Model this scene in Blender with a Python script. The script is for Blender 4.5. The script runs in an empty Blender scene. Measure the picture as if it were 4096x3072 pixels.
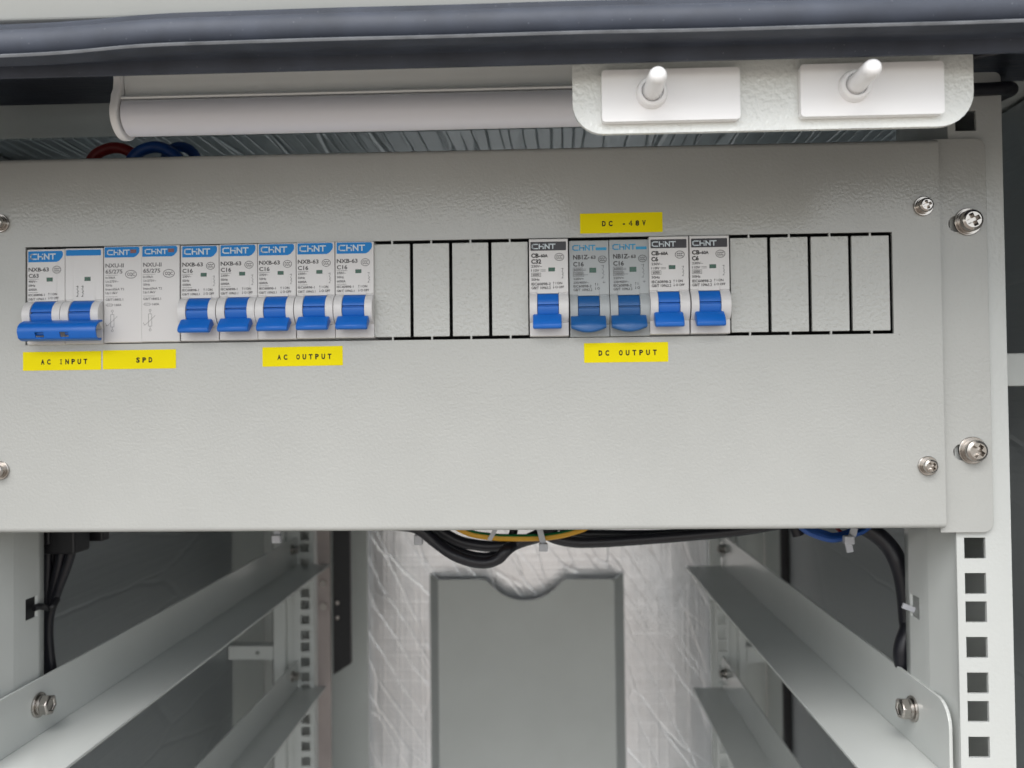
import bpy, bmesh, math, random
from mathutils import Vector, Matrix
from mathutils.geometry import delaunay_2d_cdt
R = math.radians
S = bpy.context.scene
COL = S.collection
random.seed(7)

# ------------------------------------------------------------------ camera
# world units are metres; every shape below is written in millimetres.
# X runs along the breaker row, Y goes into the cabinet, Z is up; (0,0,0) is the
# left end of the breaker opening, half way up it.
CAM_F, YAW, PIT, ROL = 3365.1, -0.0370, 0.0205, -0.0107
CAM_C = Vector((239.6, -382.0, -51.3))
def cam_axes():
    cy, sy, cp, sp = math.cos(YAW), math.sin(YAW), math.cos(PIT), math.sin(PIT)
    f = Vector((sy * cp, cy * cp, sp)); r0 = Vector((cy, -sy, 0)); u0 = r0.cross(f)
    c, s = math.cos(ROL), math.sin(ROL)
    return c * r0 + s * u0, -s * r0 + c * u0, f
RX, UP, FW = cam_axes()
cam_data = bpy.data.cameras.new('camera')
cam = bpy.data.objects.new('camera', cam_data); COL.objects.link(cam)
cam_data.sensor_width = 36; cam_data.lens = CAM_F / 4096 * 36
cam_data.clip_start = 0.01; cam_data.clip_end = 200
m3 = Matrix((RX, UP, -FW)).transposed()
cam.matrix_world = Matrix.Translation(CAM_C / 1000) @ m3.to_4x4()
cam_data.dof.use_dof = True; cam_data.dof.focus_distance = 0.345; cam_data.dof.aperture_fstop = 13.0
S.camera = cam
def at(px, py, Y):
    """point of the depth plane Y (mm) seen at a photo pixel"""
    d = RX * ((px - 2048) / CAM_F) + UP * (-(py - 1536) / CAM_F) + FW
    return CAM_C + d * ((Y - CAM_C.y) / d.y)

# ------------------------------------------------------------------ sky, sun, exposure
W = bpy.data.worlds.new('World'); S.world = W; W.use_nodes = True
wn = W.node_tree.nodes; wl = W.node_tree.links
bg = wn['Background']
sky = wn.new('ShaderNodeTexSky'); sky.sky_type = 'NISHITA'; sky.sun_disc = False
SUN_EL, SUN_AZ = 51, 194          # azimuth: compass-like, 180 = straight in front of the cabinet
sky.sun_elevation = R(SUN_EL); sky.sun_rotation = R(SUN_AZ)
sky.air_density = 1.2; sky.dust_density = 1.5; sky.ozone_density = 1.0
hs = wn.new('ShaderNodeHueSaturation'); hs.inputs['Saturation'].default_value = 0.25   # overcast: nearly grey
wl.new(sky.outputs[0], hs.inputs['Color']); wl.new(hs.outputs[0], bg.inputs['Color'])
bg.inputs['Strength'].default_value = 0.12
sd = bpy.data.lights.new('sun', 'SUN'); sun = bpy.data.objects.new('sun', sd); COL.objects.link(sun)
sd.energy = 1.25; sd.angle = R(52); sd.color = (1.0, 0.98, 0.955)
az = R(SUN_AZ)
sdir = Vector((math.sin(az) * math.cos(R(SUN_EL)), math.cos(az) * math.cos(R(SUN_EL)), math.sin(R(SUN_EL))))
sun.rotation_euler = sdir.to_track_quat('Z', 'Y').to_euler()
S.view_settings.view_transform = 'Standard'; S.view_settings.look = 'None'
S.view_settings.gamma = 1; S.view_settings.use_curve_mapping = False
S.view_settings.exposure = 1.12

# ------------------------------------------------------------------ materials
def nodes_of(m):
    m.use_nodes = True
    return m.node_tree.nodes, m.node_tree.links, m.node_tree.nodes['Principled BSDF']
def mat(name, col, rough=0.5, metal=0.0, bump=None, vary=0.0, spec=0.5, vscale=25, smudge=0.0):
    """bump = list of (scale per metre, strength, distance in mm, detail, stretch xyz)"""
    m = bpy.data.materials.new(name); n, l, b = nodes_of(m)
    b.inputs['Base Color'].default_value = (*col, 1); b.inputs['Roughness'].default_value = rough
    b.inputs['Metallic'].default_value = metal; b.inputs['Specular IOR Level'].default_value = spec
    geo = n.new('ShaderNodeNewGeometry')
    if vary:
        t = n.new('ShaderNodeTexNoise'); t.inputs['Scale'].default_value = vscale; t.inputs['Detail'].default_value = 5
        l.new(geo.outputs['Position'], t.inputs['Vector'])
        mr = n.new('ShaderNodeMapRange'); mr.inputs[1].default_value = .3; mr.inputs[2].default_value = .7
        mr.inputs[3].default_value = 1 - vary; mr.inputs[4].default_value = 1 + vary
        l.new(t.outputs[0], mr.inputs[0])
        mx = n.new('ShaderNodeMix'); mx.data_type = 'RGBA'; mx.blend_type = 'MULTIPLY'; mx.inputs[0].default_value = 1
        mx.inputs[6].default_value = (*col, 1); l.new(mr.outputs[0], mx.inputs[7]); l.new(mx.outputs[2], b.inputs['Base Color'])
    if smudge:
        t = n.new('ShaderNodeTexNoise'); t.inputs['Scale'].default_value = 18; t.inputs['Detail'].default_value = 6
        l.new(geo.outputs['Position'], t.inputs['Vector'])
        mr = n.new('ShaderNodeMapRange'); mr.inputs[1].default_value = .3; mr.inputs[2].default_value = .7
        mr.inputs[3].default_value = max(0.02, rough - smudge); mr.inputs[4].default_value = rough + smudge
        l.new(t.outputs[0], mr.inputs[0]); l.new(mr.outputs[0], b.inputs['Roughness'])
    prev = None
    for (sc, st, dist, det, stretch) in (bump or []):
        mp = n.new('ShaderNodeMapping'); mp.inputs['Scale'].default_value = stretch
        l.new(geo.outputs['Position'], mp.inputs['Vector'])
        t = n.new('ShaderNodeTexNoise'); t.inputs['Scale'].default_value = sc; t.inputs['Detail'].default_value = det
        t.inputs['Roughness'].default_value = .5
        l.new(mp.outputs[0], t.inputs['Vector'])
        bp = n.new('ShaderNodeBump'); bp.inputs['Strength'].default_value = st; bp.inputs['Distance'].default_value = dist / 1000
        l.new(t.outputs[0], bp.inputs['Height'])
        if prev: l.new(prev.outputs[0], bp.inputs['Normal'])
        prev = bp
    if prev: l.new(prev.outputs[0], b.inputs['Normal'])
    return m
U = (1, 1, 1)
GREY = (0.408, 0.413, 0.396)
M = {}
M['powder'] = mat('grey_powder_coat', GREY, .13, bump=[(740, .6, .18, 1.5, U), (150, .2, .12, 1, U)], vary=.025, spec=.45, smudge=.05)
M['powder_tab'] = mat('grey_coat_lit_tabs', (0.45, 0.457, 0.438), .12, bump=[(640, .8, .42, 1.5, U)], vary=.02, spec=.55)  # cover paint again; sky reflection put into paler colour and stronger bump
M['powder_post'] = mat('pale_grey_powder_coat', (0.51, 0.525, 0.51), .18, bump=[(600, .5, .22, 1.5, U)], vary=.02)
M['powder_gloss'] = mat('grey_hammered_coat', (0.80, 0.82, 0.795), .10, bump=[(600, .9, .45, 1.2, U)], vary=.02)
M['powder_smooth'] = mat('grey_smooth_coat', (0.58, 0.60, 0.58), .17, bump=[(900, .2, .1, 2, U)], vary=.02)
M['white_plastic'] = mat('white_plastic', (0.66, 0.65, 0.645), .38, bump=[(1500, .08, .05, 1, U)], vary=.015)
M['switch_plastic'] = mat('bright_white_plastic', (0.93, 0.925, 0.925), .28, vary=.01)
M['grey_plastic'] = mat('pale_grey_plastic', (0.38, 0.405, 0.415), .40, bump=[(1500, .08, .05, 1, U)], vary=.015)
M['toggle'] = mat('blue_toggle_plastic', (0.003, 0.122, 0.50), .36, bump=[(1200, .08, .05, 1, U)], vary=.05)
M['toggle_dark'] = mat('deep_blue_toggle_plastic', (0.006, 0.088, 0.28), .36, vary=.05)
M['blue_print'] = mat('blue_print', (0.004, 0.20, 0.56), .5, spec=.3)
M['cyan_print'] = mat('cyan_print', (0.02, 0.27, 0.50), .5)
M['black_print'] = mat('black_print', (0.018, 0.016, 0.022), .4)
M['white_print'] = mat('white_print', (0.56, 0.63, 0.67), .5)
M['ink'] = mat('grey_ink', (0.045, 0.043, 0.045), .6)
M['ink_dark'] = mat('dark_ink', (0.012, 0.011, 0.012), .6, spec=.2)
M['ink_pale'] = mat('pale_ink', (0.14, 0.135, 0.14), .6)
M['green_window'] = mat('green_window', (0.004, 0.065, 0.035), .25)
M['red_window'] = mat('red_window', (0.13, 0.014, 0.014), .25)
M['yellow'] = mat('yellow_tape', (0.78, 0.66, 0.001), .6, spec=.12, bump=[(300, .1, .1, 2, U)], vary=.03)
M['steel'] = mat('nickel_steel', (0.47, 0.44, 0.41), .24, metal=1.0, bump=[(700, .15, .06, 2, U)], smudge=.1)
M['rubber'] = mat('black_rubber', (0.040, 0.048, 0.068), .62, bump=[(900, .25, .08, 3, U), (60, .25, 1.2, 2, (.25, 1, 1))], vary=.25, vscale=60, smudge=.08)
def dust(m, amount, col, scale=330):
    """pale specks of dust lying on the surface"""
    n = m.node_tree.nodes; l = m.node_tree.links; b = n['Principled BSDF']
    geo = n.new('ShaderNodeNewGeometry'); v = n.new('ShaderNodeTexVoronoi'); v.inputs['Scale'].default_value = scale
    l.new(geo.outputs['Position'], v.inputs['Vector'])
    mr = n.new('ShaderNodeMapRange'); mr.inputs[1].default_value = amount; mr.inputs[2].default_value = amount * .5
    l.new(v.outputs['Distance'], mr.inputs[0])
    mx = n.new('ShaderNodeMix'); mx.data_type = 'RGBA'; mx.inputs[7].default_value = (*col, 1)
    src = b.inputs['Base Color'].links
    if src: l.new(src[0].from_socket, mx.inputs[6])
    else: mx.inputs[6].default_value = b.inputs['Base Color'].default_value
    l.new(mr.outputs[0], mx.inputs[0]); l.new(mx.outputs[2], b.inputs['Base Color'])
dust(M['powder'], .016, (.22, .21, .20), 38)
dust(M['rubber'], .085, (.13, .14, .16))
M['rubber_edge'] = mat('pale_rubber_edge', (0.17, 0.18, 0.195), .55, vary=.3, vscale=90)  # paler grey for the ridge faces of the seal
M['cable_black'] = mat('black_cable', (0.012, 0.012, 0.017), .42, vary=.2)
M['cable_blue'] = mat('blue_cable', (0.010, 0.075, 0.32), .40, vary=.1)
M['cable_red'] = mat('red_cable', (0.20, 0.012, 0.012), .42, vary=.1)
M['cable_green'] = mat('green_cable', (0.012, 0.16, 0.05), .42)
M['cable_yellow'] = mat('yellow_cable', (0.55, 0.29, 0.010), .42)
M['tie'] = mat('white_nylon', (0.46, 0.47, 0.50), .35)
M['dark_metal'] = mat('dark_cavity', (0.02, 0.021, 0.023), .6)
M['diffuser'] = mat('milky_diffuser', (0.84, 0.845, 0.90), .18, bump=[(14, .08, .6, 1, (.3, 1, 1))], vary=.01)
M['lamp_body'] = mat('lamp_body', (0.86, 0.88, 0.865), .28, bump=[(40, .1, .4, 1, (.2, 1, 1))])
M['copper'] = mat('tinned_copper', (0.40, 0.35, 0.335), .55, metal=.4, vary=.12)
M['black_plastic'] = mat('black_plastic', (0.010, 0.010, 0.012), .45)
M['paving'] = mat('ground_paving', (0.26, 0.228, 0.195), .85, vary=.15, vscale=3)
M['steel_dark'] = mat('black_foil', (0.085, 0.095, 0.125), .28, metal=.5, bump=[(90, .5, 1.5, 3, (.25, 1, 1)), (500, .3, .3, 2, U)])

def foil(name, col, rough, metal, crease, grid):
    m = bpy.data.materials.new(name); n, l, b = nodes_of(m)
    b.inputs['Base Color'].default_value = (*col, 1); b.inputs['Roughness'].default_value = rough; b.inputs['Metallic'].default_value = metal
    geo = n.new('ShaderNodeNewGeometry')
    def bump(src, st, dist, prev):
        bp = n.new('ShaderNodeBump'); bp.inputs['Strength'].default_value = st; bp.inputs['Distance'].default_value = dist / 1000
        l.new(src, bp.inputs['Height'])
        if prev: l.new(prev.outputs[0], bp.inputs['Normal'])
        return bp
    prev = None
    # creases: edges of stretched, warped cells
    nz = n.new('ShaderNodeTexNoise'); nz.inputs['Scale'].default_value = 9; nz.inputs['Detail'].default_value = 3
    l.new(geo.outputs['Position'], nz.inputs['Vector'])
    ad = n.new('ShaderNodeMix'); ad.data_type = 'RGBA'; ad.blend_type = 'LINEAR_LIGHT'; ad.inputs[0].default_value = crease[3]
    l.new(geo.outputs['Position'], ad.inputs[6]); l.new(nz.outputs['Color'], ad.inputs[7])
    rt = n.new('ShaderNodeMapping'); rt.inputs['Rotation'].default_value = crease[4]; l.new(ad.outputs[2], rt.inputs['Vector'])
    mp = n.new('ShaderNodeMapping'); mp.inputs['Scale'].default_value = crease[0]
    l.new(rt.outputs[0], mp.inputs['Vector'])
    vo = n.new('ShaderNodeTexVoronoi'); vo.feature = 'DISTANCE_TO_EDGE'; vo.inputs['Scale'].default_value = 1
    l.new(mp.outputs[0], vo.inputs['Vector'])
    mr = n.new('ShaderNodeMapRange'); mr.inputs[1].default_value = 0; mr.inputs[2].default_value = crease[5]
    l.new(vo.outputs[0], mr.inputs[0])
    prev = bump(mr.outputs[0], crease[1], crease[2], prev)
    # scrim: fine threads in two directions, uneven
    for ax in grid[0]:
        st = [grid[1] * .012] * 3; st['XYZ'.index(ax)] = grid[1]
        gm = n.new('ShaderNodeMapping'); gm.inputs['Scale'].default_value = st; l.new(geo.outputs['Position'], gm.inputs['Vector'])
        w = n.new('ShaderNodeTexNoise'); w.inputs['Scale'].default_value = 1; w.inputs['Detail'].default_value = 2
        l.new(gm.outputs[0], w.inputs['Vector'])
        wr = n.new('ShaderNodeMapRange'); wr.inputs[1].default_value = .52; wr.inputs[2].default_value = .68
        l.new(w.outputs[0], wr.inputs[0])
        prev = bump(wr.outputs[0], grid[2], grid[3], prev)
    n2 = n.new('ShaderNodeTexNoise'); n2.inputs['Scale'].default_value = 35; n2.inputs['Detail'].default_value = 4
    l.new(geo.outputs['Position'], n2.inputs['Vector'])
    prev = bump(n2.outputs[0], .25, 2.0, prev)
    l.new(prev.outputs[0], b.inputs['Normal'])
    return m
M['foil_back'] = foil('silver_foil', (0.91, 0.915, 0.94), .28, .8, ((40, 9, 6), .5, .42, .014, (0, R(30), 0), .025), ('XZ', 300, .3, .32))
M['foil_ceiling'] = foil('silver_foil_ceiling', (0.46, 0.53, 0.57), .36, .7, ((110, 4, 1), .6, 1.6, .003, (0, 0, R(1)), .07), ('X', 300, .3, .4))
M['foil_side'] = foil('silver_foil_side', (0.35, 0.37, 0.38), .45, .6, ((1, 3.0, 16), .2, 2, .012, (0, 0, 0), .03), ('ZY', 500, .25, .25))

# ------------------------------------------------------------------ mesh builder
def fill2d(loops):
    """triangles of an outline with holes (even-odd)"""
    pts = [tuple(p) for lp in loops for p in lp]; ed = []; o = 0
    for lp in loops:
        k = len(lp); ed += [(o + i, o + (i + 1) % k) for i in range(k)]; o += k
    co, _, tri, vmap, _, _ = delaunay_2d_cdt([Vector(p) for p in pts], ed, [], 0, 1e-5)
    out = []
    for t in tri:
        cx = sum(co[i][0] for i in t) / 3; cz = sum(co[i][1] for i in t) / 3; ins = False
        for lp in loops:
            for (x0, z0), (x1, z1) in zip(lp, lp[1:] + lp[:1]):
                if (z0 > cz) != (z1 > cz) and cx < (x1 - x0) * (cz - z0) / (z1 - z0) + x0: ins = not ins
        if ins: out.append([vmap[i][0] for i in t])
    return pts, out
class MB:
    def __init__(s): s.v = []; s.f = []; s.mi = []
    def add(s, vs, fs, mi=0):
        o = len(s.v); s.v += [tuple(v) for v in vs]; s.f += [[i + o for i in f] for f in fs]; s.mi += [mi] * len(fs); return s
    def box(s, x0, x1, y0, y1, z0, z1, mi=0):
        vs = [(x, y, z) for x in (x0, x1) for y in (y0, y1) for z in (z0, z1)]
        return s.add(vs, [(0, 1, 3, 2), (4, 6, 7, 5), (0, 4, 5, 1), (2, 3, 7, 6), (0, 2, 6, 4), (1, 5, 7, 3)], mi)
    def prism_x(s, prof, x0, x1, mi=0):
        """closed profile of (y, z) points pushed along X"""
        n = len(prof)
        vs = [(x0, y, z) for y, z in prof] + [(x1, y, z) for y, z in prof]
        fs = [(i, (i + 1) % n, n + (i + 1) % n, n + i) for i in range(n)]
        fs += [tuple(range(n))[::-1], tuple(range(n, 2 * n))]
        return s.add(vs, fs, mi)
    def prism_y(s, loops, y0, y1, mi=0):
        """plate in the XZ plane with holes; loops[0] is the outline"""
        pts, tri = fill2d(loops); n = len(pts)
        vs = [(x, y0, z) for x, z in pts] + [(x, y1, z) for x, z in pts]
        fs = [tuple(t) for t in tri] + [tuple(i + n for i in t[::-1]) for t in tri]
        o = 0
        for lp in loops:
            k = len(lp)
            fs += [(o + i, o + (i + 1) % k, o + (i + 1) % k + n, o + i + n) for i in range(k)]; o += k
        return s.add(vs, fs, mi)
    def flat(s, loops, y, mi=0):
        pts, tri = fill2d(loops)
        return s.add([(x, y, z) for x, z in pts], [tuple(t) for t in tri], mi)
    def tube(s, pts, r, n=14, mi=0, caps=True, mi_fn=None):
        pts = [Vector(p) for p in pts]; rs = r if isinstance(r, (list, tuple)) else [r] * len(pts)
        o = len(s.v); up = Vector((0, 1, 0)); rings = []
        for i, p in enumerate(pts):
            t = (pts[min(i + 1, len(pts) - 1)] - pts[max(i - 1, 0)]).normalized()
            a = up - t * up.dot(t)
            a = a.normalized() if a.length > 1e-3 else t.orthogonal().normalized()
            b = t.cross(a); up = a
            rings.append([p + rs[i] * (math.cos(2 * math.pi * k / n) * a + math.sin(2 * math.pi * k / n) * b) for k in range(n)])
        for i in range(len(rings) - 1):
            for k in range(n):
                q = [rings[i][k], rings[i][(k + 1) % n], rings[i + 1][(k + 1) % n], rings[i + 1][k]]
        vs = [v for rg in rings for v in rg]; fs = []; mis = []
        for i in range(len(rings) - 1):
            for k in range(n):
                fs.append((i * n + k, i * n + (k + 1) % n, (i + 1) * n + (k + 1) % n, (i + 1) * n + k))
                mis.append(mi_fn(k, n) if mi_fn else mi)
        if caps:
            fs += [tuple(range(n))[::-1], tuple(range((len(rings) - 1) * n, len(rings) * n))]; mis += [mi, mi]
        s.v += [tuple(v) for v in vs]; s.f += [[i + o for i in f] for f in fs]; s.mi += mis
        return s
    def lathe(s, prof, c, axis, n=32, mi=0):
        """profile of (distance along axis, radius); closed when radius is 0 at an end"""
        ax = Vector(axis).normalized(); a = ax.orthogonal().normalized(); b = ax.cross(a); c = Vector(c)
        vs = []; fs = []
        for h, r in prof:
            vs += [c + ax * h + r * (math.cos(2 * math.pi * k / n) * a + math.sin(2 * math.pi * k / n) * b) for k in range(n)]
        for i in range(len(prof) - 1):
            for k in range(n):
                fs.append((i * n + k, i * n + (k + 1) % n, (i + 1) * n + (k + 1) % n, (i + 1) * n + k))
        return s.add(vs, fs, mi)
    def sweep_x(s, prof, xs, off, closed=True, mi=0):
        n = len(prof); vs = []; fs = []
        for x in xs:
            dy, dz = off(x)
            vs += [(x, y + dy, z + dz) for y, z in prof]
        for i in range(len(xs) - 1):
            for k in range(n if closed else n - 1):
                fs.append((i * n + k, i * n + (k + 1) % n, (i + 1) * n + (k + 1) % n, (i + 1) * n + k))
        if closed: fs += [tuple(range(n))[::-1], tuple(range((len(xs) - 1) * n, len(xs) * n))]
        return s.add(vs, fs, mi)
    def mesh(s, name, mats, base=(0, 0, 0), smooth=None):
        me = bpy.data.meshes.new(name)
        bx, by, bz = base
        me.from_pydata([((x - bx) / 1000, (y - by) / 1000, (z - bz) / 1000) for x, y, z in s.v], [], s.f)
        bm = bmesh.new(); bm.from_mesh(me)
        bmesh.ops.remove_doubles(bm, verts=bm.verts, dist=1e-7)
        bmesh.ops.recalc_face_normals(bm, faces=bm.faces); bm.to_mesh(me); bm.free()
        for mm in (mats if isinstance(mats, (list, tuple)) else [mats]): me.materials.append(mm)
        if isinstance(mats, (list, tuple)) and len(mats) > 1 and len(me.polygons) == len(s.mi):
            me.polygons.foreach_set('material_index', s.mi)
        if smooth:
            me.shade_smooth(); me.set_sharp_from_angle(angle=R(smooth))
        me.update(); return me

def link(name, me, parent=None, loc=None):
    o = bpy.data.objects.new(name, me); COL.objects.link(o)
    if parent: o.parent = parent
    if loc: o.location = Vector(loc) / 1000
    return o
def bevel(o, w, seg=2, ang=35):
    md = o.modifiers.new('bevel', 'BEVEL'); md.width = w / 1000; md.segments = seg; md.limit_method = 'ANGLE'; md.angle_limit = R(ang)
    md.harden_normals = False; md.use_clamp_overlap = True
    return o
def tag(o, label, cat, group=None, kind=None):
    if label: o['label'] = label
    if cat: o['category'] = cat
    if group: o['group'] = group
    if kind: o['kind'] = kind
    return o
class Thing:
    """an Empty at the base of a thing; parts are given in world millimetres"""
    def __init__(s, name, base, label, cat, group=None):
        s.base = base; s.root = link(name, None, None, base); s.root.empty_display_size = .01
        tag(s.root, label, cat, group)
    def part(s, mb, name, mats, parent=None, smooth=None, bev=None, seg=2, label=None):
        o = link(name, mb.mesh(name, mats, s.base, smooth), parent or s.root)
        if bev: bevel(o, bev, seg)
        if label: o['label'] = label
        return o
def single(mb, name, mats, base, label, cat, group=None, smooth=None, bev=None):
    o = link(name, mb.mesh(name, mats, base, smooth), None, base)
    if bev: bevel(o, bev)
    return tag(o, label, cat, group)
def copy_tree(o, parent=None):
    c = o.copy(); COL.objects.link(c)
    if parent: c.parent = parent
    for ch in list(o.children): copy_tree(ch, c)
    return c

# 2-D helpers
def rect(x0, x1, z0, z1): return [(x0, z0), (x1, z0), (x1, z1), (x0, z1)]
def rrect(x0, x1, z0, z1, r, n=6):
    """r = one radius or (bottom-left, bottom-right, top-right, top-left)"""
    r = r if isinstance(r, (list, tuple)) else [r] * 4; out = []
    for (cx, cz, a0, rr) in ((x0 + r[0], z0 + r[0], 180, r[0]), (x1 - r[1], z0 + r[1], 270, r[1]), (x1 - r[2], z1 - r[2], 0, r[2]), (x0 + r[3], z1 - r[3], 90, r[3])):
        if rr < .01: out.append((cx, cz)); continue
        out += [(cx + rr * math.cos(R(a0 + 90 * i / n)), cz + rr * math.sin(R(a0 + 90 * i / n))) for i in range(n + 1)]
    return out
def ell(cx, cz, rx, rz, n=28): return [(cx + rx * math.cos(2 * math.pi * i / n), cz + rz * math.sin(2 * math.pi * i / n)) for i in range(n)]
def smooth_path(pts, k=8):
    P = [Vector(p) for p in pts]; P = [2 * P[0] - P[1]] + P + [2 * P[-1] - P[-2]]; out = []
    for i in range(1, len(P) - 2):
        for j in range(k):
            t = j / k; a, b, c, d = P[i - 1:i + 3]
            out.append(.5 * ((2 * b) + (c - a) * t + (2 * a - 5 * b + 4 * c - d) * t * t + (3 * b - a - 3 * c + d) * t ** 3))
    out.append(P[-2]); return out
# lettering: the built-in font turned into flat meshes
_txt = {}
def glyphs(body, bold=0.0):
    key = (body, bold)
    if key not in _txt:
        cu = bpy.data.curves.new('t', 'FONT'); cu.body = body; cu.size = 1; cu.offset = bold; cu.resolution_u = 3
        ob = bpy.data.objects.new('t', cu); COL.objects.link(ob)
        dg = bpy.context.evaluated_depsgraph_get(); dg.update()
        ev = ob.evaluated_get(dg); me = ev.to_mesh()
        _txt[key] = ([(v.co.x, v.co.y) for v in me.vertices], [tuple(p.vertices) for p in me.polygons])
        ev.to_mesh_clear(); bpy.data.objects.remove(ob); bpy.data.curves.remove(cu)
    return _txt[key]
CAP = max(y for x, y in glyphs('H')[0])
def text(mb, body, x, z, cap, y, width=None, bold=0.0, mi=0, centre=False):
    bold = round(bold + .02, 3)
    vs, fs = glyphs(body, bold)
    if not vs: return
    lo = min(v[0] for v in vs); hi = max(v[0] for v in vs); sz = cap / CAP; sx = sz if width is None else width / (hi - lo)
    off = x - (hi - lo) * sx / 2 if centre else x
    mb.add([(off + (a - lo) * sx, y, z + b * sz) for a, b in vs], fs, mi)
def stroke(mb, pts, w, y, mi=0):
    for (x0, z0), (x1, z1) in zip(pts[:-1], pts[1:]):
        d = Vector((x1 - x0, z1 - z0)); L = d.length
        if L < 1e-6: continue
        d /= L; nx, nz = -d.y * w / 2, d.x * w / 2; ex, ez = d.x * w / 2, d.y * w / 2
        mb.add([(x0 - ex + nx, y, z0 - ez + nz), (x0 - ex - nx, y, z0 - ez - nz), (x1 + ex - nx, y, z1 + ez - nz), (x1 + ex + nx, y, z1 + ez + nz)], [(0, 1, 2, 3)], mi)
def wordmark(mb, x, z, w, h, y, mi=0):
    """the four-letter maker's mark: the H has a short right stem with a dot over it"""
    t = h * .20; k = w / 12.0
    def X(a): return x + a * k
    b, m, c = z + t / 2, z + h * .5, z + h - t / 2
    stroke(mb, [(X(3.0), c), (X(1.1), c), (X(.35), c - h * .16), (X(.35), b + h * .16), (X(1.1), b), (X(3.0), b)], t, y, mi)
    stroke(mb, [(X(3.95), b), (X(3.95), c)], t, y, mi); stroke(mb, [(X(3.95), m), (X(6.0), m), (X(6.0), b)], t, y + .002, mi)
    stroke(mb, [(X(5.95), c - t * .1), (X(6.05), c - t * .1)], t * .8, y, mi)
    stroke(mb, [(X(6.95), b), (X(6.95), c)], t, y + .004, mi); stroke(mb, [(X(6.95), c), (X(9.0), b)], t, y + .002, mi); stroke(mb, [(X(9.0), b), (X(9.0), c)], t, y, mi)
    stroke(mb, [(X(9.7), c), (X(12.0), c)], t, y, mi); stroke(mb, [(X(10.85), c), (X(10.85), b)], t, y + .002, mi)
def ring(mb, cx, cz, rx, rz, w, y, mi=0): mb.flat([ell(cx, cz, rx, rz), ell(cx, cz, rx - w, rz - w)], y, mi)

# ================================================================== LARGE STRUCTURE
g = MB().box(-9000, 9000, -14000, 6000, -1150, -1050)
o = single(g, 'ground', M['paving'], (0, 0, -1050), None, None); o['kind'] = 'structure'

WL, WR, YB, ZT, ZB = -104, 502, 655, 110, -900
cab = Thing('equipment_cabinet', (198, 300, -900), 'pale grey equipment cabinet with foil lined inside and black rubber door seal', 'cabinet')
# lintel over the opening
lip = [(-126, 165), (-126, 113), (-103, 81), (-96.5, 80), (-96.5, 64.5), (-94.8, 64.5), (-94.8, 82), (-90, 112), (-90, 165)]
cab.part(MB().prism_x(lip, WL - 40, WR + 40), 'lintel', M['powder_smooth'], bev=.6)
# door seal: lip, bulb, ridge, carrier
prof = [(-103.2, 81.3), (-104.6, 81.4), (-105.3, 80.6), (-105.2, 79.4), (-104.6, 78.8), (-105.6, 78.6), (-108.2, 78.0), (-110.2, 76.6), (-111.3, 74.6), (-111.6, 72.4),
        (-111.0, 70.3), (-109.8, 68.9), (-108.2, 68.2), (-108.6, 68.0), (-110.6, 67.9), (-113.0, 67.6), (-113.7, 67.1), (-113.3, 66.4), (-109, 66.4), (-105.4, 66.7), (-104.6, 67.4), (-100.8, 67.7), (-99.4, 67.3), (-98.6, 64.2), (-98, 63.3), (-96.9, 63.2), (-96.7, 67), (-96.7, 80.4)]
def seal_off(x):
    w = .35 * math.sin(x / 31) + .2 * math.sin(x / 13 + 1)
    dip = -3.4 / (1 + math.exp((x - 96) / 9)) if x < 300 else 0
    return (.25 * math.sin(x / 47 + 2), .35 * w + dip * .8)
xs = [WL - 20 + i * 3 for i in range(int((WR - WL + 40) / 3) + 1)]
def seal_pt():
    vs = []; fs = []; n = len(prof)
    mb = MB()
    for x in xs:
        dy, dz = seal_off(x)
        for (y, z) in prof:
            k = min(1, max(0, (-96.9 - y) / 8)); vs.append((x, y + dy * k, z + dz * k))
    for i in range(len(xs) - 1):
        for k in range(n): fs.append((i * n + k, i * n + (k + 1) % n, (i + 1) * n + (k + 1) % n, (i + 1) * n + k))
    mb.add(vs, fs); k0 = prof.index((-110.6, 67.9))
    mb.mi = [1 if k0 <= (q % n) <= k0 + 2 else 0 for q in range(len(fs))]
    return mb
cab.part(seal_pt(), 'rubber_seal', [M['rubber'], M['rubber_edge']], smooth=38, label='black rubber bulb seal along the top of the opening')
# roof, side walls, floor
cab.part(MB().box(WL - 20, WR + 20, -90, YB + 40, 112.5, 125), 'roof', M['powder_smooth'])
cab.part(MB().box(WL, WR, -90, 50, 108, 112), 'ceiling_foil_strip', M['steel_dark'])
cab.part(MB().box(WL, WR, 50, 106, 108.6, 112), 'ceiling_plate', M['powder_smooth'])
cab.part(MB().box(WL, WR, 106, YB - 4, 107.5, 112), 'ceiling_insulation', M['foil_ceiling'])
cab.part(MB().box(WL - 20, WL - 1, -96, YB + 40, ZB, 112), 'side_wall', M['powder_smooth'])
cab.part(MB().box(WR + 1, WR + 20, -96, YB + 40, ZB, 112), 'side_wall', M['powder_smooth'])
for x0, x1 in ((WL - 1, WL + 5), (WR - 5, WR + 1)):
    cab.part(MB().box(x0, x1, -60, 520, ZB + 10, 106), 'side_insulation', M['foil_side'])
cab.part(MB().box(WL, WR, -96, YB, ZB - 20, ZB), 'floor', M['powder_smooth'])
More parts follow.
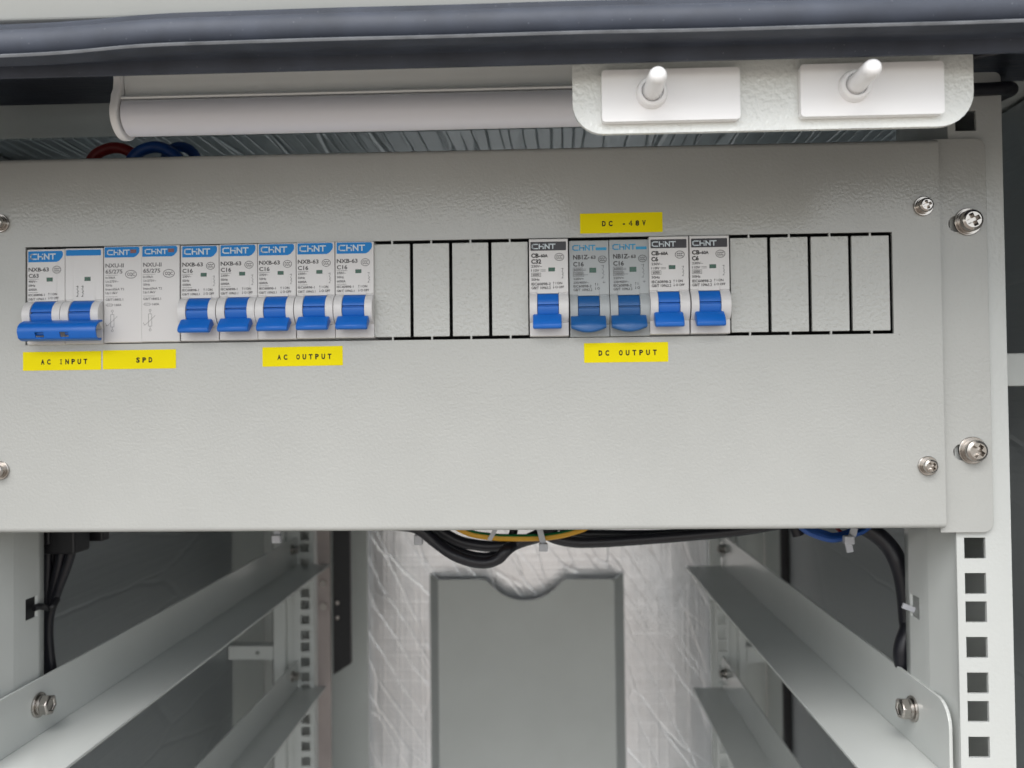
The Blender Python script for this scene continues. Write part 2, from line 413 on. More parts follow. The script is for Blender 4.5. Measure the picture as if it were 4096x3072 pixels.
# rear frame (stiles beside the rear door) and rear door with foil and document pocket
for x0, x1 in ((WL, 23), (437, WR)):
    cab.part(MB().prism_y([rect(x0, x1, ZB, 112)], 640, 646), 'rear_stile', M['powder_smooth'], bev=1)
door = cab.part(MB().box(20, 440, 668, 690, ZB, 110), 'rear_door', M['powder_smooth'])
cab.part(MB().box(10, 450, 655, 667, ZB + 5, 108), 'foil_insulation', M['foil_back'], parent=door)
def pocket():
    mb = MB(); x0, x1, zt, zb = 97.5, 335, -263, -640
    cx, hw, nd = 215, 45, 25
    rr = (hw * hw + nd * nd) / (2 * nd); zc = zt - nd + rr
    lp = [(x0 + 14, zb), (x1 - 14, zb)] + [(x1 - 14 - 5 * (1 - math.cos(R(a))), zt - 5 + 5 * math.sin(R(a))) for a in (0, 30, 60, 90)] + [(cx + hw + 5, zt), (cx + hw + 1.5, zt - .8)]
    am = math.asin(hw / rr)
    for i in range(2, 23):
        a = am * (1 - 2 * i / 24); lp.append((cx + rr * math.sin(a), zc - rr * math.cos(a)))
    lp += [(cx - hw - 1.5, zt - .8), (cx - hw - 5, zt)] + [(x0 + 14 + 5 * (1 - math.cos(R(a))), zt - 5 + 5 * math.sin(R(a))) for a in (90, 60, 30, 0)]
    mb.prism_y([lp], 622, 624)
    # sides slope back to the door
    for s, xa, xb in ((1, x0 + 14, x0), (-1, x1 - 14, x1)):
        mb.add([(xa, 622, zb), (xa, 622, zt), (xb, 653, zt + 1), (xb, 653, zb), (xa + s * 2, 624, zb), (xa + s * 2, 624, zt), (xb + s * 2, 653, zt + 1), (xb + s * 2, 653, zb)],
               [(0, 1, 2, 3), (4, 7, 6, 5), (0, 4, 5, 1), (1, 5, 6, 2), (2, 6, 7, 3), (3, 7, 4, 0)])
    return mb
cab.part(pocket(), 'document_pocket', M['powder_smooth'], parent=door, bev=.8)

# ------------------------------------------------------------------ rack posts
def hole_rows(z0, zmin, zmax):
    steps = [15.875, 12.7, 15.875]; out = [z0]; z = z0; i = 0
    while True:
        z -= steps[i % 3]; i += 1
        if z < zmin: break
        out.append(z)
    z = z0; i = 0; up = [15.875, 12.7, 15.875]
    up = [15.875, 15.875, 12.7]; i = 0
    while True:
        z += up[i % 3]; i += 1
        if z > zmax: break
        out.append(z)
    return sorted(out)
def front_post(sign):
    def X(x): return x if sign > 0 else 396.6 - x
    name = 'rack_post'
    lab = ('pale grey front rack post with square holes on the right of the panel' if sign > 0
           else 'pale grey front rack post under the left end of the panel, cut by the frame')
    t = Thing(name, (X(437), 5, ZB), lab, 'rack post', 'front rack posts')
    zt = 96 if sign > 0 else 60
    mb = MB(); hs = [rect(X(428.2) if sign > 0 else X(437.6), X(437.6) if sign > 0 else X(428.2), z - 4.7, z + 4.7) for z in hole_rows(-119.6, -560, zt - 8)]
    ol = rrect(min(X(424.8), X(449)), max(X(424.8), X(449)), ZB, zt, (0, 0, 3, 0) if sign > 0 else (0, 0, 0, 3))
    mb.prism_y([ol] + hs, 5.4, 7.2)
    fl = t.part(mb, 'front_flange', M['powder_post'], bev=.35)
    # web: jogs inward, then runs back; outer side and rear return close the channel
    outer = [(425.0, 7.3), (427.2, 7.4), (427.4, 9.3), (424.0, 33.0), (423.9, 37), (423.9, 58.5), (425.2, 60), (447.0, 60), (448.5, 58.5), (448.6, 7.3)]
    inner = [(p[0] + (0.9 if p[0] < 436 else -1.4), p[1] - (1.4 if p[1] > 55 else 0)) for p in outer]
    slots = ((-150.5, -161.5), (-310, -321)) if True else ()
    mb = MB()
    def wall(a, b, a2, b2, z0, z1):
        vs = [(X(a[0]), a[1], z0), (X(b[0]), b[1], z0), (X(b2[0]), b2[1], z0), (X(a2[0]), a2[1], z0)]
        vs += [(v[0], v[1], z1) for v in vs]
        mb.add(vs, [(0, 1, 2, 3), (7, 6, 5, 4), (0, 4, 5, 1), (1, 5, 6, 2), (2, 6, 7, 3), (3, 7, 4, 0)])
    for i in range(len(outer) - 1):
        if i == 4:      # the flat web: cable-tie slots cut through it
            zs = [zt - 1]
            for hi, lo in slots: zs += [hi, lo]
            zs.append(ZB)
            a, b, a2, b2 = outer[i], outer[i + 1], inner[i], inner[i + 1]
            L = lambda p, q, k: (p[0] + (q[0] - p[0]) * k, p[1] + (q[1] - p[1]) * k)
            for k0, k1, cut in ((0, .26, False), (.26, .74, True), (.74, 1, False)):
                A, B, A2, B2 = L(a, b, k0), L(a, b, k1), L(a2, b2, k0), L(a2, b2, k1)
                if not cut: wall(A, B, A2, B2, ZB, zt - 1)
                else:
                    for j in range(0, len(zs), 2): wall(A, B, A2, B2, zs[j + 1], zs[j])
        else: wall(outer[i], outer[i + 1], inner[i], inner[i + 1], ZB, zt - 1)
    t.part(mb, 'web', M['powder_smooth'], smooth=40)
    return t
front_post(1); front_post(-1)

def rear_post(xa, xb, hx, wx, lab):
    """flange from xa to xb facing forward with square holes at hx, web back to wx"""
    t = Thing('rear_rack_post', ((xa + xb) / 2, 508, ZB), lab, 'rack post', 'rear rack posts')
    hs = [rect(hx - 4.7, hx + 4.7, z - 4.7, z + 4.7) for z in hole_rows(-236.8, -620, 40)]
    t.part(MB().prism_y([rect(xa, xb, ZB, 100)] + hs, 508, 510), 'front_flange', M['powder_smooth'])
    x0 = xa if wx < xa else xb
    d = -1 if wx < xa else 1
    mb = MB().box(min(x0, x0 + d * 9), max(x0, x0 + d * 9), 512, 514, ZB, 100)
    mb.box(min(x0 + d * 9, wx), max(x0 + d * 9, wx), 504, 506, ZB, 100)
    mb.box(min(x0 + d * 8.2, x0 + d * 9.6), max(x0 + d * 8.2, x0 + d * 9.6), 505, 513, ZB, 100)
    mb.box(min(wx, wx - d * 1.5), max(wx, wx - d * 1.5), 507, 545, ZB, 100)
    if d < 0: mb.box(xa + .2, xb - .2, 533, 535, ZB, 100).box(xb - 1.6, xb - .1, 510.2, 533, ZB, 100).box(xa + .1, xa + 1.6, 514.2, 533, ZB, 100)
    t.part(mb, 'web', M['powder_smooth'], bev=.6)
    return t
rear_post(-28, -6.5, -16, -49, 'rear rack post with square holes left of the copper bar')
cab.part(MB().box(490, 501, 524, 530, ZB, 108), 'seal_shade_strip', M['black_plastic'])
cab.part(MB().box(-64, -52, 548, 552, ZB, 108), 'seal_shade_strip', M['black_plastic'])  # dark shading left of the rear post, put in as a black strip
rear_post(417, 431, 423.4, 447, 'rear rack post with square holes right of the foil')

# ------------------------------------------------------------------ support rails
def hexbolt(t, c, ax, s=1.0, parent=None, name='bolt'):
    mb = MB(); ax = Vector(ax)
    mb.lathe([(0, 0), (0, 6.3 * s), (1.3 * s, 6.3 * s), (1.3 * s, 0)], c, ax, 28)          # flat washer
    mb.lathe([(1.35 * s, 0), (1.35 * s, 5 * s), (2.9 * s, 5 * s), (2.9 * s, 0)], c, ax, 28)   # spring washer
    mb.lathe([(2.95 * s, 0), (2.95 * s, 5.4 * s), (6.6 * s, 5.4 * s), (7.3 * s, 4.7 * s), (7.3 * s, 3.4 * s), (6.5 * s, 3.0 * s), (6.3 * s, 0)], c, ax, 6)
    return t.part(mb, name, M['steel'], parent=parent, smooth=25, bev=.25)
def rail(side, zt, zf, inner, lab, y0=13, y1=506):
    xv = 422.4 if side > 0 else -24.0
    s = 1 if side > 0 else -1
    t = Thing('support_rail', (xv, 260, zf), lab, 'rail', 'equipment support rails')
    # L section: upright flange with rounded front corner, horizontal ledge
    up = []
    r = 11
    lp = [(y1, zf - .0), (y1, zt), (y0 + r, zt)] + [(y0 + r - r * math.sin(R(a)), zt - r + r * math.cos(R(a))) for a in (18, 36, 54, 72, 90)] + [(y0, zf)]
    mb = MB(); n = len(lp)
    vs = [(xv, y, z) for y, z in lp] + [(xv + s * 1.6, y, z) for y, z in lp]
    mb.add(vs, [tuple(range(n)), tuple(range(n, 2 * n))[::-1]] + [(i, (i + 1) % n, n + (i + 1) % n, n + i) for i in range(n)])
    t.part(mb, 'upright_flange', M['powder_smooth'], bev=.3)
    mb = MB().box(min(xv + s * 1.6, inner), max(xv + s * 1.6, inner), y0, y1, zf - 1.65, zf - .05)
    t.part(mb, 'ledge', M['powder_smooth'], bev=.3)
    hexbolt(t, (xv, 48, (zt + zf) / 2 + 1.5), (-s, 0, 0))
    if True:
        hexbolt(t, (xv, 488, (zt + zf) / 2 + 4), (-s, 0, 0), .9)
    return t
rail(1, -191.5, -225, 385.5, 'upper support rail on the right side, bolted behind the holed post', 11, 506)
rail(1, -318.5, -351, 391.5, 'lower support rail on the right side, cut by the bottom edge', 11, 506)
rail(-1, -193, -222, 12, 'upper support rail on the left side, bolted beside the black cables', -4, 508)
rail(-1, -324, -353, 5, 'lower support rail on the left side, below the small holed bracket', -4, 515)

# ================================================================== BREAKER PANEL
pn = Thing('breaker_panel', (200, 2, -111), 'wide grey steel breaker panel with knockout slots across the cabinet', 'panel')
XL, XRt, ZTp, ZBp = -30, 418, 64.4, -109.9
SL = 0.75
H = 22.85
op = rect(-SL, 396 + SL, -H, H)
cover = pn.part(MB().prism_y([rect(XL, XRt, ZBp + 2.2, ZTp - 2.2), op], 0, 1.5), 'cover_plate', M['powder'])
def bend(z0, sg, r=2.2):
    pr = [(r - r * math.cos(R(a)), z0 + sg * r * math.sin(R(a))) for a in (0, 15, 30, 45, 60, 75, 90)]
    return pr + [(14, z0 + sg * r), (14, z0 + sg * (r - 1.4)), (r, z0 + sg * (r - 1.4)), (1.5, z0)]
mb = MB().prism_x(bend(ZTp - 2.2, 1), XL, XRt).prism_x(bend(ZBp + 2.2, -1), XL, XRt)
pn.part(mb, 'folded_edge', M['powder'], parent=cover, smooth=30)
blanks = [9, 10, 11, 12, 18, 19, 20, 21]
def tab(k):
    a = k * 18 + SL; b = (k + 1) * 18 - SL; c = (a + b) / 2 + .1; w = .42; zt = 21.35
    lp = [(a, -zt), (c - w, -zt), (c - w, -H - .02), (c + w, -H - .02), (c + w, -zt), (b, -zt), (b, zt), (c + w, zt), (c + w, H + .02), (c - w, H + .02), (c - w, zt), (a, zt)]
    return MB().prism_y([lp], .05, 1.5)
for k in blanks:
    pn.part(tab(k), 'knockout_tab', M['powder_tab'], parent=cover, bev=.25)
# chassis behind the cover with its right-hand ear
def obround(cx, cz, L, r, n=8):
    return [(cx + L / 2 + r * math.cos(R(a)), cz + r * math.sin(R(a))) for a in [-90 + 180 * i / n for i in range(n + 1)]] + \
           [(cx - L / 2 + r * math.cos(R(a)), cz + r * math.sin(R(a))) for a in [90 + 180 * i / n for i in range(n + 1)]]
mb = MB().prism_y([rrect(417.0, 440.3, -112.2, 65.2, (0, 4.5, 4.5, 0))] + [obround(429.8, z, 6, 3.6) for z in (26.6, -76.3)], 3.2, 5.2)
pn.part(mb, 'mounting_ear', M['powder'], bev=.5)
mb = MB().prism_y([rrect(-43.7, -29, -112.2, 65.2, (4.5, 0, 0, 4.5))], 3.2, 5.2)
pn.part(mb, 'mounting_ear', M['powder'], bev=.5)
mb = MB().box(416.6, 418.0, 4.3, 78, -108, 62).box(-30, -28.6, 4.3, 78, -108, 62).box(-28.5, 416.5, 76, 78, -108, 56)
pn.part(mb, 'chassis', M['dark_metal'])
pn.part(MB().box(-20, 410, 52, 58, -17, 17), 'din_rail', M['dark_metal'])
def plus(r, w):   # cross recess outline
    return [(r, -w), (r, w), (w, w), (w, r), (-w, r), (-w, w), (-r, w), (-r, -w), (-w, -w), (-w, -r), (w, -r), (w, -w)]
def panscrew(t, x, y, z, wr, hr, hl, name, rot=0):
    """washer and domed head facing -Y with a real cross recess"""
    mb = MB()
    mb.lathe([(0, 0), (0, wr), (.9, wr), (1.05, wr - .2), (1.05, 0)], (x, y, z), (0, -1, 0), 36)
    mb.lathe([(1.1, 0), (1.1, hr * 1.12), (2.2, hr * 1.12), (2.2, 0)], (x, y, z), (0, -1, 0), 30)
    h0 = 2.25; f = hr * .72
    mb.lathe([(h0, hr * .98), (h0 + hl * .55, hr), (h0 + hl * .8, hr * .93), (h0 + hl, f)], (x, y, z), (0, -1, 0), 36)
    c, s = math.cos(R(rot)), math.sin(R(rot))
    pr, pw = hr * .62, hr * .21
    cr = [(x + a * c - b * s, z + a * s + b * c) for a, b in plus(pr, pw)]
    yy = y - h0 - hl
    # same ring as the lathe's last one, so the head closes
    mb.flat([ell(x, z, f, f, 36), cr], yy)
    n = len(cr); dp = hl * .62
    mb.add([(a, yy, b) for a, b in cr] + [(x + (a - x) * .7, yy + dp, z + (b - z) * .7) for a, b in cr],
           [(i, (i + 1) % n, n + (i + 1) % n, n + i) for i in range(n)] + [tuple(range(n, 2 * n))])
    return t.part(mb, name, M['steel'], smooth=30)
for x, z, rt in ((410.6, 34.0, 18), (410.2, -82.0, 40), (-12.6, 34.2, 10), (-12.4, -80.8, 30)):
    panscrew(pn, x, -.02, z, 4.3, 3.15, 2.2, 'screw', rt)
for x, z, rt in ((431.6, 27.3, 25), (431.4, -75.5, 55)):
    panscrew(pn, x, 3.15, z, 6.1, 4.9, 3.4, 'bolt', rt)

# ================================================================== BREAKERS
YF = -1.6           # front face of the breaker bodies
def arc(yc, zc, r, z0, z1, n=14):
    out = []
    for i in range(n + 1):
        z = z0 + (z1 - z0) * i / n
        out.append((yc - math.sqrt(max(0, r * r - (z - zc) ** 2)), z))
    return out
def body_profile(zt, zb, y=YF, bulge=True, bz=(-2.4, -15.6), rise=4.6):
    p = [(50, zt), (y + .7, zt), (y + .2, zt - .2), (y, zt - .7)]
    if bulge:
        z0, z1 = bz; c = (z0 + z1) / 2; h = (z0 - z1) / 2; r = (h * h + rise * rise) / (2 * rise)
        p += [(y, z0 + .5), (y + .35, z0 + .4), (y + .35, z0)]
        p += arc(y - rise + r, c, r, z0 - .05, z1 + .05)
        p += [(y + .35, z1), (y, z1 - .3)]
    p += [(y, zb + .7), (y + .2, zb + .2), (y + .7, zb), (50, zb)]
    return p
def housing(mb, x0, x1, zt, zb, wa, wb, y=YF, bz=(-2.4, -15.6), rise=4.6, mi=0):
    """cheeks left and right of the toggle window wa..wb, recess between"""
    full = body_profile(zt, zb, y, True, bz, rise)
    mb.prism_x(full, x0, wa, mi); mb.prism_x(full, wb, x1, mi)
    up = [(50, zt), (y + .7, zt), (y + .2, zt - .2), (y, zt - .7), (y, bz[0] + .02), (50, bz[0] + .02)]
    dn = [(50, bz[1] - .6), (y, bz[1] - .6), (y, zb + .7), (y + .2, zb + .2), (y + .7, zb), (50, zb)]
    mb.prism_x(up, wa, wb, mi); mb.prism_x(dn, wa, wb, mi)
    mb.box(wa, wb, 12, 13, bz[1] - .6, bz[0], mi)
def toggle_mesh(wa, wb, bar0, bar1, y=YF, bz=(-2.4, -15.6), rise=4.0, zbar=(-12.7, -18.9), out=8.6, smile=False):
    mb = MB(); z0, z1 = bz; c = (z0 + z1) / 2; h = (z0 - z1) / 2; r = (h * h + rise * rise) / (2 * rise); yc = y - rise + r
    g = c + .9
    # drum in two steps with a groove between them
    mb.prism_x([(14, z0 - .15)] + arc(yc, c, r, z0 - .15, g + .35) + [(14, g + .35)], wa + .08, wb - .08)
    mb.prism_x([(14, g + .35)] + [(a + .75, b) for a, b in arc(yc, c, r, g + .35, g - .35, 2)] + [(14, g - .35)], wa + .12, wb - .12)
    mb.prism_x([(14, g - .35)] + [(a - .1, b) for a, b in arc(yc, c, r, g - .35, z1 + 1.2)] + [(14, z1 + 1.2)], wa + .08, wb - .08)
    # paddle: flares from the drum into a wide bar
    b0, b1 = zbar
    def ringp(x0, x1, pts): return [(x0, *p) for p in pts] + [(x1, *p) for p in pts]
    yd = y - rise
    sec = [(yd + 3, b0 + .6), (yd - .5, b0 + .2), (y - out + 1.6, b0 - 2.2), (y - out + .5, b1 + 2.6), (y - out, b1 + 1.5), (y - out + .15, b1 + .5), (y - out + .9, b1), (y - out + 2.6, b1 + .1), (yd + 1.5, b1 + 3.2), (yd + 3, b1 + 4)]
    n = len(sec)
    if not smile:
        xs = [bar0, bar0 + .5, bar1 - .5, bar1]; inset = [.35, 0, 0, .35]
        vs = []
        cy = sum(p[0] for p in sec) / n; cz = sum(p[1] for p in sec) / n
        for x, k in zip(xs, inset): vs += [(x, p[0] + (cy - p[0]) * k * .3, p[1] + (cz - p[1]) * k * .3) for p in sec]
        fs = []
        for i in range(len(xs) - 1): fs += [(i * n + k, i * n + (k + 1) % n, (i + 1) * n + (k + 1) % n, (i + 1) * n + k) for k in range(n)]
        fs += [tuple(range(n))[::-1], tuple(range((len(xs) - 1) * n, len(xs) * n))]
        mb.add(vs, fs)
    else:
        N = 14; vs = []; fs = []
        for i in range(N + 1):
            t = i / N; x = bar0 + (bar1 - bar0) * t; d = math.sin(math.pi * t)
            tap = 0 if 0 < i < N else .3
            vs += [(x, p[0] - (.8 * d if p[0] < yd else 0), p[1] - (2.1 * (d - .35) if p[1] < b1 + 2 else 0)) for p in sec]
        for i in range(N): fs += [(i * n + k, i * n + (k + 1) % n, (i + 1) * n + (k + 1) % n, (i + 1) * n + k) for k in range(n)]
        fs += [tuple(range(n))[::-1], tuple(range(N * n, (N + 1) * n))]
        mb.add(vs, fs)
    return mb
YP = YF - .04       # printed layers sit just on the face
def logo_band(x0, x1, z0, z1, ch, y=YP):
    lp = rrect(x0, x1, z0, z1, .35, 3) if not ch else [(x0, z0), (x1 - ch, z0), (x1 - ch * .55, z0 + ch * .22), (x1 - ch * .1, z0 + ch * .75), (x1, z0 + ch * 1.05), (x1, z1 - .6), (x1 - .6, z1), (x0 + .3, z1), (x0, z1 - .3)]
    return MB().flat([lp], y)
def ccc(mb, cx, cz, rx, rz, y, word='CCC'):
    ring(mb, cx, cz, rx, rz, .24, y)
    text(mb, word, cx, cz - rz * .42, rz * .85, y, width=rx * 1.25, bold=.01, centre=True)
def diagram(mb, x, z, s, y):
    """little switch symbol: terminal, blade, terminal"""
    stroke(mb, [(x, z), (x, z - 1.1 * s)], .17, y); stroke(mb, [(x - .7 * s, z - .2 * s), (x + .2 * s, z - .2 * s)], .15, y)
    stroke(mb, [(x - .45 * s, z - 1.3 * s), (x + .25 * s, z - 2.4 * s), (x - .3 * s, z - 2.9 * s), (x + .35 * s, z - 3.6 * s)], .17, y)
    stroke(mb, [(x, z - 3.9 * s), (x - .25 * s, z - 4.6 * s)], .17, y); stroke(mb, [(x - .65 * s, z - 4.7 * s), (x + .1 * s, z - 4.7 * s)], .15, y)
def onoff(mb, x, z, y, short=False):
    stroke(mb, [(x, z + .1), (x, z + 1.2)], .16, y); stroke(mb, [(x - .25, z + .85), (x, z + 1.25), (x + .25, z + .85)], .13, y)
    stroke(mb, [(x, z - 1.7), (x, z - .5)], .16, y); stroke(mb, [(x - .25, z - 1.3), (x, z - 1.75), (x + .25, z - 1.3)], .13, y)
    text(mb, 'I' if short else 'I ON', x + .9, z + .15, 1.0, y, bold=.004); text(mb, 'O' if short else 'O OFF', x + .75, z - 1.65, 1.0, y, bold=.004, width=None if short else 3.9)

def ac_print(rating, volt, zo=0.0):
    mb = MB(); y = YP
    text(mb, 'NXB-63', .75, 12.35 + zo, 1.7, y, width=9.6, bold=.006); text(mb, rating, .8, 9.45 + zo, 1.75, y, width=4.8, bold=.004)
    stroke(mb, [(.75, 8.75 + zo), (5.6, 8.75 + zo)], .14, y)
    text(mb, volt, .8, 7.2 + zo, .98, y, width=4.1); text(mb, '50Hz', .8, 5.3 + zo, .98, y, width=3.2); text(mb, '6000A', .8, 3.4 + zo, 1.0, y, width=4.0)
    stroke(mb, [(.75, 2.55 + zo), (5.2, 2.55 + zo)], .14, y)
    text(mb, 'IEC60898-1', .75, .9 + zo, .98, y, width=7.7); text(mb, 'GB/T 10963.1', .7, -1.0 + zo, .98, y, width=8.1)
    return mb
AC_GRP = 'single-pole AC breakers in a row'
def breaker(name, x, label, cat, group, kind, dz=0.0, dy=0.0, rating='C16'):
    """one module; base at its left lower corner on the panel plane. Everything in module coordinates."""
    t = Thing(name, (0, 0, 0), label, cat, group)
    wa, wb = 3.9, 14.2
    if kind == 'ac':
        mb = MB(); housing(mb, .1, 17.72, 22.2, -22.1, wa, wb)
        t.part(mb, 'housing', M['white_plastic'], smooth=28, bev=.22)
        t.part(toggle_mesh(wa, wb, 1.9, 16.1), 'toggle', M['toggle'], smooth=32, bev=.25)
        lb = t.part(logo_band(.7, 17.0, 16.55, 21.65, 2.9), 'logo_band', M['blue_print'])
        w = MB(); wordmark(w, 1.5, 17.75, 12.0, 2.85, YP - .03); t.part(w, 'lettering', M['white_print'], parent=lb)
        p = ac_print(rating, '230V~'); ccc(p, 13.9, 12.5, 2.05, 1.75, YP); diagram(p, 15.6, 7.9, .98, YP); onoff(p, 10.9, .85, YP)
        t.part(p, 'printing', M['ink'])
        t.part(MB().box(9.3, 12.1, YF - .05, YF + .3, 7.55, 9.3), 'indicator_window', M['green_window'])
    elif kind == 'cb':
        mb = MB(); housing(mb, .25, 17.8, 22.1, -22.1, 3.7, 13.4, y=YF - 1.0, bz=(-2.8, -15.8), rise=3.4)
        t.part(mb, 'housing', M['white_plastic'], smooth=28, bev=.3)
        t.part(toggle_mesh(3.7, 13.4, 1.75, 14.5, y=YF - 1.0, bz=(-2.8, -15.8), rise=2.8, zbar=(-12.6, -19.3), out=7.6), 'toggle', M['toggle'], smooth=32, bev=.25)
        yp = YP - 1.0
        lb = t.part(logo_band(.9, 17.0, 16.7, 20.7, 0, yp), 'logo_band', M['black_print'])
        w = MB(); wordmark(w, 1.4, 17.4, 10.6, 2.4, yp - .03); t.part(w, 'lettering', M['white_print'], parent=lb)
        p = MB()
        text(p, 'CB-', 1.2, 13.6, 1.75, yp, width=4.2, bold=.02); text(p, '60A', 5.5, 13.7, 1.3, yp, width=3.2, bold=.02)
        text(p, rating, 1.2, 10.9, 1.8, yp, width=1.5 * len(rating), bold=.02)
        text(p, '230V~', 1.2, 9.1, 1.05, yp, width=4.8); text(p, '110V', 1.2, 7.2, 1.05, yp, width=3.6)
        stroke(p, [(5.4, 8.0), (7.6, 8.0)], .16, yp); stroke(p, [(5.4, 7.4), (7.6, 7.4)], .16, yp)
        p.flat([rect(1.2, 5.5, 4.85, 6.65), rect(1.35, 5.35, 5.0, 6.5)], yp); text(p, '6000', 1.75, 5.25, 1.05, yp, width=3.1)
        text(p, '50Hz', 1.2, 3.1, 1.05, yp, width=3.7); text(p, 'IEC60898-2', 1.2, 1.0, 1.15, yp, width=8.7); text(p, 'GB/T 10963.2', 1.2, -.75, 1.15, yp, width=8.7)
        ccc(p, 13.9, 13.7, 2.15, 1.75, yp); diagram(p, 15.4, 8.6, .95, yp); onoff(p, 11.2, 1.2, yp)
        t.part(p, 'printing', M['ink_dark'])
        t.part(MB().box(8.9, 11.9, yp - .02, YF + .3, 7.2, 9.0), 'indicator_window', M['green_window'])
    elif kind == 'nb':
        mb = MB(); housing(mb, .1, 17.9, 21.3, -22.6, 3.65, 13.5, bz=(-3.9, -16.8), rise=3.0)
        t.part(mb, 'housing', M['grey_plastic'], smooth=28, bev=.12)
        t.part(toggle_mesh(3.65, 13.5, .4, 16.0, bz=(-3.9, -16.8), rise=2.4, zbar=(-13.6, -19.9), out=7.2, smile=True), 'toggle', M['toggle_dark'], smooth=32, bev=.2)
        w = MB(); wordmark(w, 1.5, 16.6, 10.2, 2.6, YP); stroke(w, [(12.7, 17.3), (16.3, 17.3)], 1.3, YP); t.part(w, 'lettering', M['cyan_print'])
        p = MB()
        text(p, 'NB1Z-', 1.8, 12.7, 1.9, YP, width=7.4, bold=.012); text(p, '63', 9.8, 12.8, 1.4, YP, width=2.2, bold=.012); text(p, 'C16', 1.8, 9.5, 1.9, YP, width=4.8, bold=.012)
        p.flat([rect(1.7, 6.0, 6.9, 8.9), rect(1.85, 5.85, 7.05, 8.75)], YP); text(p, '6000', 2.1, 7.4, 1.1, YP, width=3.5)
        p.flat([rect(1.7, 6.6, 4.8, 6.7), rect(1.85, 6.45, 4.95, 6.55)], YP); text(p, '10000', 2.1, 5.25, 1.1, YP, width=4.1)
        stroke(p, [(6.2, 8.2), (7.6, 8.2)], .15, YP); stroke(p, [(6.2, 7.6), (7.6, 7.6)], .15, YP); stroke(p, [(6.7, 5.6), (8.4, 5.6)], .15, YP)
        text(p, '220V=', 1.8, 3.3, 1.0, YP, width=4.7); text(p, '230/400V~', 1.8, 1.6, 1.0, YP, width=7.0); text(p, 'IEC60898-2', 1.8, -.1, 1.1, YP, width=8.2); text(p, 'GB/T 10963.2', 1.8, -1.75, 1.1, YP, width=8.5)
        ccc(p, 15.0, 12.5, 1.95, 1.65, YP); diagram(p, 15.4, 9.9, 1.25, YP); stroke(p, [(15.0, 2.1), (16.2, 2.1)], .15, YP); stroke(p, [(15.6, 1.5), (15.6, 2.7)], .15, YP)
        onoff(p, 11.8, .5, YP, True)
        t.part(p, 'printing', M['ink'])
        t.part(MB().box(9.1, 12.2, YF - .05, YF + .3, 6.5, 8.8), 'indicator_window', M['green_window'])
    elif kind == 'spd':
        t.part(MB().prism_x(body_profile(22.4, -22.4, bulge=False), .12, 17.88), 'housing', M['white_plastic'], smooth=28, bev=.2)
        lb = t.part(logo_band(.5, 16.9, 17.1, 21.9, 2.6), 'logo_band', M['blue_print'])
        w = MB(); wordmark(w, 1.6, 18.2, 10.4, 2.5, YP - .03); t.part(w, 'lettering', M['white_print'], parent=lb)
        t.part(MB().box(12.6, 15.4, YF - .09, YF + .3, 19.0, 20.7), 'indicator_window', M['red_window'])
        p = MB()
        text(p, 'NXU-II', .9, 12.5, 1.75, YP, width=8.6, bold=.004); text(p, '65/275', .9, 9.7, 1.75, YP, width=8.0, bold=.002)
        stroke(p, [(.9, 8.9), (6.5, 8.9)], .14, YP)
        for s_, z_, w_ in (('In:30kA', 7.3, 4.6), ('Uc:275V~', 5.5, 6.0), ('50Hz', 3.7, 3.2), ('Imax:65kA T2', 1.9, 8.8), ('Up:1.8kV', .2, 5.7), ('GB/T18802.1', -2.9, 8.3)):
            text(p, s_, .9, z_, .98, YP, width=w_)
        stroke(p, [(.9, -1.1), (6.4, -1.1)], .14, YP)
        stroke(p, [(.9, -4.9), (5.0, -4.9)], .12, YP); p.flat([rrect(1.5, 4.2, -5.5, -4.3, .3, 3), rrect(1.65, 4.05, -5.35, -4.45, .25, 3)], YP); text(p, '160A', 5.2, -5.4, 1.0, YP, width=3.2)
        ring(p, 12.9, 9.2, 2.75, 1.95, .3, YP); text(p, 'CQC', 12.9, 8.55, 1.35, YP, width=3.6, bold=.015, centre=True)
        # varistor symbol
        vx = 4.1; ring(p, vx, -7.7, .55, .55, .16, YP); stroke(p, [(vx, -8.3), (vx, -9.3)], .14, YP)
        p.flat([rect(vx - .85, vx + .85, -15.1, -9.3), rect(vx - .7, vx + .7, -14.95, -9.45)], YP)
        stroke(p, [(vx, -15.1), (vx, -16.2)], .14, YP); ring(p, vx, -16.8, .55, .55, .16, YP)
        stroke(p, [(vx - 3.0, -14.4), (vx - 2.2, -14.4), (vx + 2.3, -10.2)], .14, YP); stroke(p, [(vx - 3.2, -13.4), (vx - 2.6, -14.6)], .14, YP)
        t.part(p, 'printing', M['ink_pale'])
    t.root.location = Vector((x, dy, dz)) / 1000
    return t.root
# five AC breakers
ordn = ['first', 'second', 'third', 'fourth', 'fifth']
first = breaker('circuit_breaker', 72.2, None, 'circuit breaker', AC_GRP, 'ac')
for i in range(5):
    o = first if i == 0 else copy_tree(first)
    o.location = Vector((73.4 + 17.92 * i, [0, .1, -.1, 0, .15][i], .05 * (i % 2) + .12 * i)) / 1000
    nm = ['right beside the two plain surge protectors', 'second from the surge protectors', 'middle one of the five', 'fourth from the surge protectors', 'last before the empty knockouts'][i]
    o.rotation_euler = (0, R([.12, -.1, .05, -.08, .15][i]), 0)
    o['label'] = 'white AC breaker with blue logo band and toggle, ' + nm; o['category'] = 'circuit breaker'
